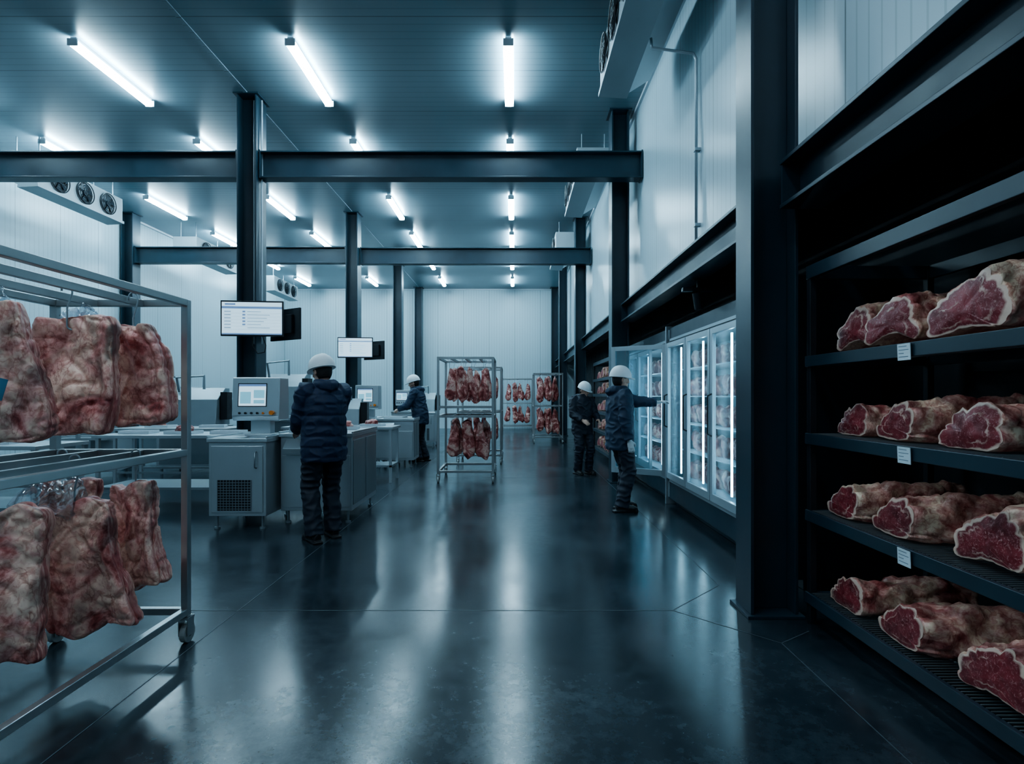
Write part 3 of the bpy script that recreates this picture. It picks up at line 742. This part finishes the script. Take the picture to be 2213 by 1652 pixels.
for i, z in enumerate((1.61, 1.135, 0.665)):
    t = MB().box(-0.003, 0, -0.042, 0.042, -0.038, 0.038); t.cur = 1
    for q, (a, b_) in enumerate(((-.033, .02), (-.033, .032), (-.033, 0.0), (-.033, .028))):
        zz = 0.026-q*0.016; t.box(-0.0036, -0.003, -b_, -a, zz-0.0014, zz+0.0014)
    put('shelf_label', t.mesh('label', [M_paper, M_ink]), None, (1.790, 2.55, z-0.008), (0, -0.04, 0), 'small white printed product label clipped to shelf edge', 'label', 'shelf edge labels')
shelving(1.93, 2.6, 9.9, 13.6, 2.20, (0.195, 0.62, 1.05, 1.45, 1.8))
for z in (0.195, 0.62, 1.05, 1.45, 1.8):
    for i, y in enumerate((10.3, 10.75, 11.2, 11.7, 12.2, 12.7, 13.2)):
        place_roast((i+int(z*10)) % 4, 2.0, y, z+0.002, random.uniform(-.1, .1), 'rib roasts on the distant shelves', 0.93)

# ------------------------------------------------------------------ display freezers
PACK = [slab(0.16, 0.19, 0.22, 40+i, M_meat2, 10, 0.0, 4, 0.8) for i in range(3)]
def freezer(y0, nd, openi=None):
    DW = 0.80; L = DW*nd; x0, x1 = 2.02, 2.64; top = 2.27
    r = root('display_freezer', (0, y0, 0), 'glass-door display freezer lit inside with cold white strips', 'freezer', 'display freezers')
    k = MB().box(x0-0.02, x1, 0, L, 0.08, 0.34).box(x0+0.06, x1, 0.02, L-0.02, 0, 0.08)
    k.box(x0-0.02, x1, 0, L, 2.08, top).box(x0-.02, x1, 0, 0.03, 0.34, 2.08).box(x0-.02, x1, L-0.03, L, 0.34, 2.08)
    put('cabinet', k.mesh('cabinet', M_steel), r, bevel=0.005)
    put('liner', MB().box(x1-0.03, x1-0.005, 0.03, L-0.03, 0.34, 2.08).box(x0+.05, x1-.03, 0.03, L-0.03, 0.34, 0.35).box(x0+.05, x1-.03, 0.03, L-0.03, 2.07, 2.08).mesh('liner', M_inner), r)
    fr = MB().box(x0-0.03, x0-0.015, 0, 0.04, 0.3, 2.12).box(x0-0.03, x0-0.015, L-0.04, L, 0.1, 2.25).box(x0-0.03, x0-0.015, 0, L, 2.10, 2.13).box(x0-0.03, x0-0.015, 0, L, 0.30, 0.335)
    put('edge_trim', fr.mesh('trim', M_alu), r)
    for z in (0.72, 1.06, 1.40, 1.74):
        put('shelf', MB().box(x0+0.12, x1-0.03, 0.035, L-0.035, z-0.012, z).mesh('sh', M_inner), r)
    for i in range(nd):
        yc = i*DW
        put('led_strip', MB().box(x0+0.035, x0+0.050, yc+DW*0.60, yc+DW*0.60+0.018, 0.44, 2.00).mesh('led', M_led), r, label='bright cold white vertical light strip')
        d = MB(); W = DW-0.02; fz0, fz1 = 0.345, 2.075; t = 0.06
        d.box(-0.04, 0.0, 0, t, fz0, fz1).box(-0.04, 0, W-t, W, fz0, fz1).box(-0.04, 0, t, W-t, fz0, fz0+t+.02).box(-0.04, 0, t, W-t, fz1-t, fz1)
        rot = math.radians(55) if openi == i else 0
        o = put('door', d.mesh('door', M_alu), r, (x0-0.02, yc+0.01, 0), (0, 0, rot), bevel=0.003)
        put('glass', MB().box(-0.022, -0.016, t, W-t, fz0+t+.02, fz1-t).mesh('glass', M_glass), o)
        put('handle', MB().tube([(-0.04, W-0.05, 1.0), (-0.08, W-0.05, 1.02), (-0.08, W-0.05, 1.4), (-0.04, W-0.05, 1.42)], 0.009, 8).mesh('h', M_black), o)
    for zi, z in enumerate((0.352, 0.722, 1.062, 1.402, 1.742)):
        n = int(L/0.21)
        for j in range(n):
            y = y0+0.13+j*(L-0.26)/(n-1)
            o = put('meat_pack', PACK[(j+zi) % 3], None, (x0+0.30, y, z+0.222), (0, 0, random.uniform(-.1, .1)), 'red meat cut lying on freezer shelf', 'meat', 'meat cuts in the freezers')
            o.scale = (1, 0.85, 1)
    return r
freezer(3.98, 4)
freezer(7.26, 3, 0)
put('freezer_end_panel', MB().box(1.96, 2.64, 7.19, 7.225, 0.0, 2.30).mesh('panel', M_alu), None, label='slim brushed metal divider between two display freezers', category='panel', bevel=0.004)
c = root('ceiling_camera', (1.85, 5.6, 2.58), 'small black surveillance camera under steel beam', 'camera')
put('mount', MB().cyl((0, 0, -0.10), (0, 0, 0), 0.015, 10).cyl((0, 0, -0.02), (0, 0, 0), 0.05, 18).mesh('m', M_black), c)
put('camera_body', MB().cyl((-0.02, -0.02, -0.14), (0.02, 0.02, -0.30), 0.045, 18).box(-0.16, 0.16, -0.03, 0.03, -0.13, -0.09).mesh('b', M_black), c, bevel=0.004)

# ------------------------------------------------------------------ monitors
def monitor(x, y, z, w, h, rz, screen=True, arm=None, label='flat monitor showing a data table, mounted on steel column', cable=False):
    r = root('monitor', (x, y, z), label, 'monitor', 'column monitors', rz)
    b = MB().box(-w/2, w/2, 0, 0.035, -h/2, h/2).box(-w*0.3, w*0.3, 0.035, 0.075, -h*0.3, h*0.3)
    put('housing', b.mesh('housing', M_plastic), r, bevel=0.006)
    s = MB(); sw, sh = w/2-0.020, h/2-0.024
    s.box(-sw, sw, -0.002, 0, -sh, sh)
    if screen:
        s.cur = 1; s.box(-sw, sw, -0.003, -0.002, sh*0.60, sh*0.74); s.box(-sw*0.9, -sw*0.55, -0.003, -0.002, sh*0.82, sh*0.92); s.box(-sw, sw, -0.003, -0.002, -sh, -sh*0.92)
        for q in range(5):
            zz = sh*(0.42-q*0.2); s.box(-sw*0.32, -sw*0.22, -0.003, -0.002, zz-.011, zz+.011)
        s.cur = 2
        for q in range(6):
            zz = sh*(0.42-q*0.2)
            s.box(-sw*0.92, -sw*0.70, -0.003, -0.002, zz-0.006, zz+0.006)
            s.box(-sw*0.16, sw*(0.3+0.1*((q*7) % 4)), -0.003, -0.002, zz-0.004, zz+0.004)
            s.box(-sw*0.95, sw*0.95, -0.0028, -0.002, zz-0.0255, zz-0.0235)
    put('screen', s.mesh('screen', [M_scr if screen else M_plastic, M_scrb, M_scrg]), r, label='lit screen with table rows' if screen else None)
    if arm: put('mount_arm', MB().tube([(0, 0.07, 0), (arm[0]*0.4, 0.12, -0.02), arm], 0.018, 10).mesh('arm', M_black), r)
    if cable: put('cable', MB().tube([(-0.02, 0.08, -0.22), (-0.05, 0.16, -0.38), (0.02, 0.17, -0.50), (0.12, 0.17, -0.48), (0.14, 0.17, -0.38), (0.10, 0.09, -0.2)], 0.007, 8).mesh('cable', M_rubber, True), r)
    return r
monitor(-3.83, 8.10, 2.53, 0.88, 0.52, math.radians(6), True, (-0.25, 0.33, -0.05), cable=True)
monitor(-3.54, 8.62, 2.50, 0.72, 0.48, math.radians(148), False, (0.33, 0.18, 0.0), 'black monitor turned aside, mounted on column')
monitor(-3.86, 13.45, 2.57, 0.84, 0.50, math.radians(5), True, (-0.2, 0.42, -0.05))
monitor(-3.52, 13.98, 2.54, 0.70, 0.46, math.radians(148), False, (0.35, 0.2, 0.0), 'black monitor turned aside, mounted on column')

# ------------------------------------------------------------------ workstations
def inox_cabinet(x0, x1, y0, y1, h, grille=True, label='stainless steel machine cabinet with vent grille and feet', chute=False):
    r = root('machine_cabinet', ((x0+x1)/2, (y0+y1)/2, 0), label, 'cabinet', 'stainless machine cabinets')
    W, D = x1-x0, y1-y0; a, c = -W/2, -D/2
    put('body', MB().box(a, -a, c, -c, 0.14, h-0.04).mesh('body', M_inox), r, bevel=0.006)
    tp = MB().box(a-0.015, -a+0.015, c-0.02, -c, h-0.04, h)
    tp.box(a-0.015, a, c-0.02, -c, h, h+0.02).box(-a, -a+0.015, c-0.02, -c, h, h+0.02)
    put('worktop', tp.mesh('top', M_inox), r, bevel=0.004)
    if chute:
        put('front_panel', MB().box(a+0.02, -a-0.02, c-0.012, c, 0.18, h-0.24).mesh('pn', M_inox), r, bevel=0.004)
        put('chute', MB().prism([(c-0.10, h-0.22), (c-0.10, h-0.16), (c+0.0, h-0.06), (c+0.0, h-0.22)], 'X', a+0.06, a+W*0.5).mesh('chute', M_inox_d), r, bevel=0.004)
        put('side_panel', MB().box(-a, -a+0.008, c+0.04, -0.02, 0.2, h-0.08).box(-a, -a+0.008, 0.02, -c-0.04, 0.2, h-0.08).mesh('pn', M_inox_d), r, bevel=0.002)
    else:
        put('door', MB().box(a+0.03, -a-0.03, c-0.012, c, 0.18, h-0.08).mesh('door', M_inox), r, bevel=0.004)
        hd = MB().tube([(-a-0.10, c-0.012, h-0.14), (-a-0.10, c-0.045, h-0.15), (-a-0.10, c-0.045, h-0.30), (-a-0.10, c-0.012, h-0.31)], 0.008, 8)
        put('handle', hd.mesh('handle', M_inox_d, True), r)
    for x in (a+0.06, -a-0.06):
        for y in (c+0.06, -c-0.06):
            put('foot', MB().cyl((x, y, 0.0), (x, y, 0.02), 0.03, 14).cyl((x, y, 0.02), (x, y, 0.14), 0.014, 10).mesh('foot', M_inox_d), r)
    if grille:
        g_ = MB(); g_.cur = 0; g_.box(a+0.10, a+0.10+W*0.58, c-0.015, c-0.012, 0.20, 0.52); g_.cur = 1
        for q in range(11):
            z = 0.215+q*0.0275; g_.box(a+0.10, a+0.10+W*0.58, c-0.022, c-0.015, z, z+0.007)
        for q in range(12):
            x = a+0.10+W*0.58*q/11; g_.box(x-0.003, x+0.003, c-0.021, c-0.015, 0.20, 0.52)
        put('vent_grille', g_.mesh('grille', [M_black, M_inox_d]), r)
    return r
def terminal(x, y, z, w=0.52, h=0.48, rz=0.0, label='stainless touchscreen control terminal on stand'):
    r = root('control_terminal', (x, y, z), label, 'control panel', 'control terminals', rz)
    zb = 0.17
    put('stand', MB().box(-0.15, 0.15, -0.06, 0.14, 0, 0.02).box(-0.10, 0.12, -0.02, 0.10, 0.02, zb).mesh('stand', M_inox), r, bevel=0.004)
    put('housing', MB().prism([(-0.10, zb), (-0.13, zb+0.05), (-0.10, zb+h), (0.14, zb+h), (0.16, zb)], 'X', -w/2, w/2).mesh('housing', M_inox), r, bevel=0.01)
    s = MB(); sl = 0.03/(h-0.05)
    def pl(x0, x1, z0, z1, off):
        k = len(s.v)
        Y = lambda zz: -0.13+(zz-(zb+0.05))*sl-off
        s.v += [V((x0, Y(z0), z0)), V((x1, Y(z0), z0)), V((x1, Y(z1), z1)), V((x0, Y(z1), z1))]; s.face([k, k+1, k+2, k+3])
    sx = -0.03
    s.cur = 3; pl(sx-0.165, sx+0.155, zb+0.155, zb+h-0.065, 0.003)
    s.cur = 0; pl(sx-0.155, sx+0.145, zb+0.165, zb+h-0.075, 0.005)
    s.cur = 1; pl(sx-0.155, sx+0.145, zb+h-0.10, zb+h-0.075, 0.006)
    s.cur = 2; pl(sx-0.14, sx-0.02, zb+0.19, zb+0.32, 0.006); pl(sx+0.01, sx+0.13, zb+0.25, zb+0.34, 0.006); pl(sx+0.01, sx+0.13, zb+0.19, zb+0.23, 0.006)
    put('screen', s.mesh('screen', [M_scr, M_scrb, M_scrc, M_plastic]), r, label='lit touchscreen')
    for i in range(5):
        bx = -0.17+i*0.065; put('button', MB().cyl((bx, -0.128, zb+0.085), (bx, -0.145, zb+0.085), 0.012, 12).mesh('button', M_black if i != 4 else M_orange), r)
    put('knob', MB().cyl((w/2-0.07, -0.125, zb+0.09), (w/2-0.07, -0.165, zb+0.09), 0.025, 18).mesh('knob', M_orange), r, label='orange emergency stop knob')
    return r
def table(x0, x1, y0, y1, h=0.9, shelf=True, label='stainless steel work table with lower shelf'):
    r = root('work_table', ((x0+x1)/2, (y0+y1)/2, 0), label, 'table', 'stainless work tables')
    W, D = x1-x0, y1-y0; a, c = -W/2, -D/2
    put('tabletop', MB().box(a, -a, c, -c, h-0.04, h).mesh('top', M_inox), r, bevel=0.004)
    for x in (a+0.03, -a-0.07):
        for y in (c+0.03, -c-0.07):
            put('leg', MB().box(x, x+0.04, y, y+0.04, 0.0, h-0.04).mesh('leg', M_inox), r)
    if shelf:
        put('lower_shelf', MB().box(a+0.03, -a-0.03, c+0.03, -c-0.03, 0.25, 0.28).mesh('shelf', M_inox_d), r)
    else:
        put('brace', MB().box(a+0.07, -a-0.07, c+0.04, c+0.06, 0.2, 0.23).box(a+0.07, -a-0.07, -c-.06, -c-.04, 0.2, 0.23).mesh('br', M_inox_d), r)
    return r
def machine(x, y, w, d, h, rz=0, label='stainless vacuum packing machine with raised hood'):
    r = root('packing_machine', (x, y, 0), label, 'machine', 'packing machines', rz)
    put('body', MB().box(-w/2, w/2, -d/2, d/2, 0.12, h*0.55).mesh('body', M_inox), r, bevel=0.008)
    put('access_door', MB().box(-w/2+.05, -0.02, -d/2-.01, -d/2, 0.18, h*0.48).box(0.02, w/2-.05, -d/2-.01, -d/2, 0.18, h*0.48).mesh('pn', M_inox_d), r, bevel=0.003)
    put('hood', MB().prism([(-d*0.35, h*0.55), (-d*0.25, h*0.86), (d*0.2, h), (d*0.45, h), (d*0.45, h*0.55)], 'X', -w*0.45, w*0.45).mesh('hood', M_inox_d), r, bevel=0.01)
    put('infeed_tray', MB().box(-w*0.4, w*0.4, -d/2-0.25, -d/2, h*0.5, h*0.53).mesh('tray', M_inox), r, bevel=0.004)
    put('control_box', MB().box(w*0.46, w*0.46+0.12, -0.1, 0.14, h*0.62, h*0.95).mesh('ctl', M_plastic), r, bevel=0.006)
    put('arm', MB().tube([(-w*0.3, 0, h*0.95), (-w*0.3, -0.1, h*1.12), (w*0.2, -0.15, h*1.14), (w*0.2, -0.15, h*0.98)], 0.025, 10).mesh('arm', M_inox_d), r)
    for xx in (-w/2+0.06, w/2-0.06):
        for yy in (-d/2+0.06, d/2-0.06):
            put('foot', MB().cyl((xx, yy, 0), (xx, yy, 0.13), 0.025, 10).mesh('foot', M_inox_d), r)
    return r

inox_cabinet(-3.20, -2.60, 5.81, 6.55, 0.955)
terminal(-2.86, 6.25, 0.955)
inox_cabinet(-2.56, -1.78, 6.08, 7.15, 0.99, False, 'stainless steel work counter block with flat top', True)
t = root('sorting_bin', (-2.33, 6.35, 0.99), 'shallow open stainless bin on counter', 'bin')
put('bin_body', MB().box(-.17, .17, -.2, -.185, 0, .07).box(-.17, .17, .185, .2, 0, .1).box(-.17, -.155, -.185, .185, 0, .08).box(.155, .17, -.185, .185, 0, .08).box(-.155, .155, -.185, .185, 0, .01).mesh('bin', M_inox), t, bevel=0.003)
table(-5.15, -3.30, 6.75, 7.5, 0.92)
table(-6.9, -4.75, 5.5, 6.2, 0.90)
table(-3.75, -1.95, 8.9, 9.5, 0.90)
table(-6.2, -4.4, 8.5, 9.2, 0.9, False)
table(-8.2, -6.2, 7.2, 8.0, 0.95, False)
machine(-5.9, 10.3, 1.0, 0.8, 1.55, 0.1)
machine(-4.75, 11.4, 0.95, 0.8, 1.85, -0.05, 'tall stainless packing machine beside column')
machine(-3.1, 10.2, 0.6, 0.6, 1.35, 0.1, 'compact stainless slicing machine')
machine(-7.4, 12.2, 1.1, 0.9, 1.6, 0.0)
machine(-5.6, 13.2, 1.0, 0.9, 1.5, 0.2)
machine(-7.2, 9.6, 0.8, 0.7, 1.35, 0.3, 'low stainless packing machine beside work tables')
inox_cabinet(-2.72, -1.97, 10.85, 11.45, 0.95, False, 'stainless steel cutting counter on adjustable feet', True)
inox_cabinet(-3.35, -2.76, 11.3, 12.0, 0.95, True)
terminal(-3.03, 11.5, 0.95, 0.48, 0.5)
table(-2.72, -2.36, 11.55, 12.25, 0.96, True)
inox_cabinet(-2.75, -2.15, 15.0, 15.8, 0.95, True)
inox_cabinet(-3.55, -2.95, 16.0, 16.7, 0.95, False)
terminal(-3.25, 16.3, 0.95, 0.44, 0.45)
table(-3.6, -2.1, 12.9, 13.5, 0.9)
table(-6.5, -4.6, 15.5, 16.3, 0.9)
machine(-3.0, 18.3, 0.9, 0.8, 1.5)
machine(-6.0, 18.0, 1.0, 0.8, 1.6)
def tray(x, y, z, w=0.4, d=0.28, rz=0.0):
    m = MB().box(-w/2, w/2, -d/2, d/2, 0, 0.008)
    m.box(-w/2, -w/2+.01, -d/2, d/2, .008, .04).box(w/2-.01, w/2, -d/2, d/2, .008, .04).box(-w/2+.01, w/2-.01, -d/2, -d/2+.01, .008, .04).box(-w/2+.01, w/2-.01, d/2-.01, d/2, .008, .04)
    return put('tray', m.mesh('tray', M_white), None, (x, y, z), (0, 0, rz), 'shallow white plastic tray on work table', 'tray', 'trays on work tables', bevel=0.002)
for (x, y, z, rz) in [(-4.8, 7.1, .92, .1), (-4.2, 7.05, .92, -.2), (-3.65, 7.1, .92, .05), (-6.0, 5.85, .90, 0), (-5.4, 5.8, .90, .2), (-2.9, 9.15, .90, 0.1), (-2.35, 9.2, .90, -.1),
                     (-5.6, 8.8, .90, 0), (-4.8, 8.85, .90, .3), (-7.2, 7.6, .95, 0), (-2.42, 11.1, .95, 0.1), (-2.1, 6.8, .99, 0.1)]:
    tray(x, y, z, 0.36, 0.26, rz=rz)
    if random.random() < 0.6:
        o = put('meat_cut', PACK[random.randint(0, 2)], None, (x, y, z+0.11), (0, 0, random.uniform(0, 3)), 'raw red meat cut lying in tray', 'meat', 'meat cuts on work tables'); o.scale = (1.2, 0.9, 0.44)
put('paper_sheet', MB().box(-.15, .15, -.1, .1, 0, .003).mesh('paper', M_paper), None, (-3.05, 5.98, 0.956), (0, 0, 0.15), 'white paper sheet lying on machine cabinet', 'paper')

# ------------------------------------------------------------------ world, camera
wd = bpy.data.worlds.new('world'); S.world = wd; wd.use_nodes = True
wd.node_tree.nodes['Background'].inputs[0].default_value = (0.02, 0.05, 0.08, 1)
wd.node_tree.nodes['Background'].inputs[1].default_value = 0.5
cam = bpy.data.cameras.new('camera'); co = bpy.data.objects.new('camera', cam); COL.objects.link(co)
co.location = (0, 0, 1.4); co.rotation_euler = (math.pi/2, 0, 0)
cam.sensor_width = 36; cam.lens = 36*1200/2213; cam.shift_y = 30/2213; cam.shift_x = -5.5/2213; cam.clip_start = 0.05
S.camera = co
try:
    S.view_settings.view_transform = 'AgX'; S.view_settings.look = 'AgX - Medium High Contrast'
except Exception as e: print(e)
print('total', time.time()-T0)
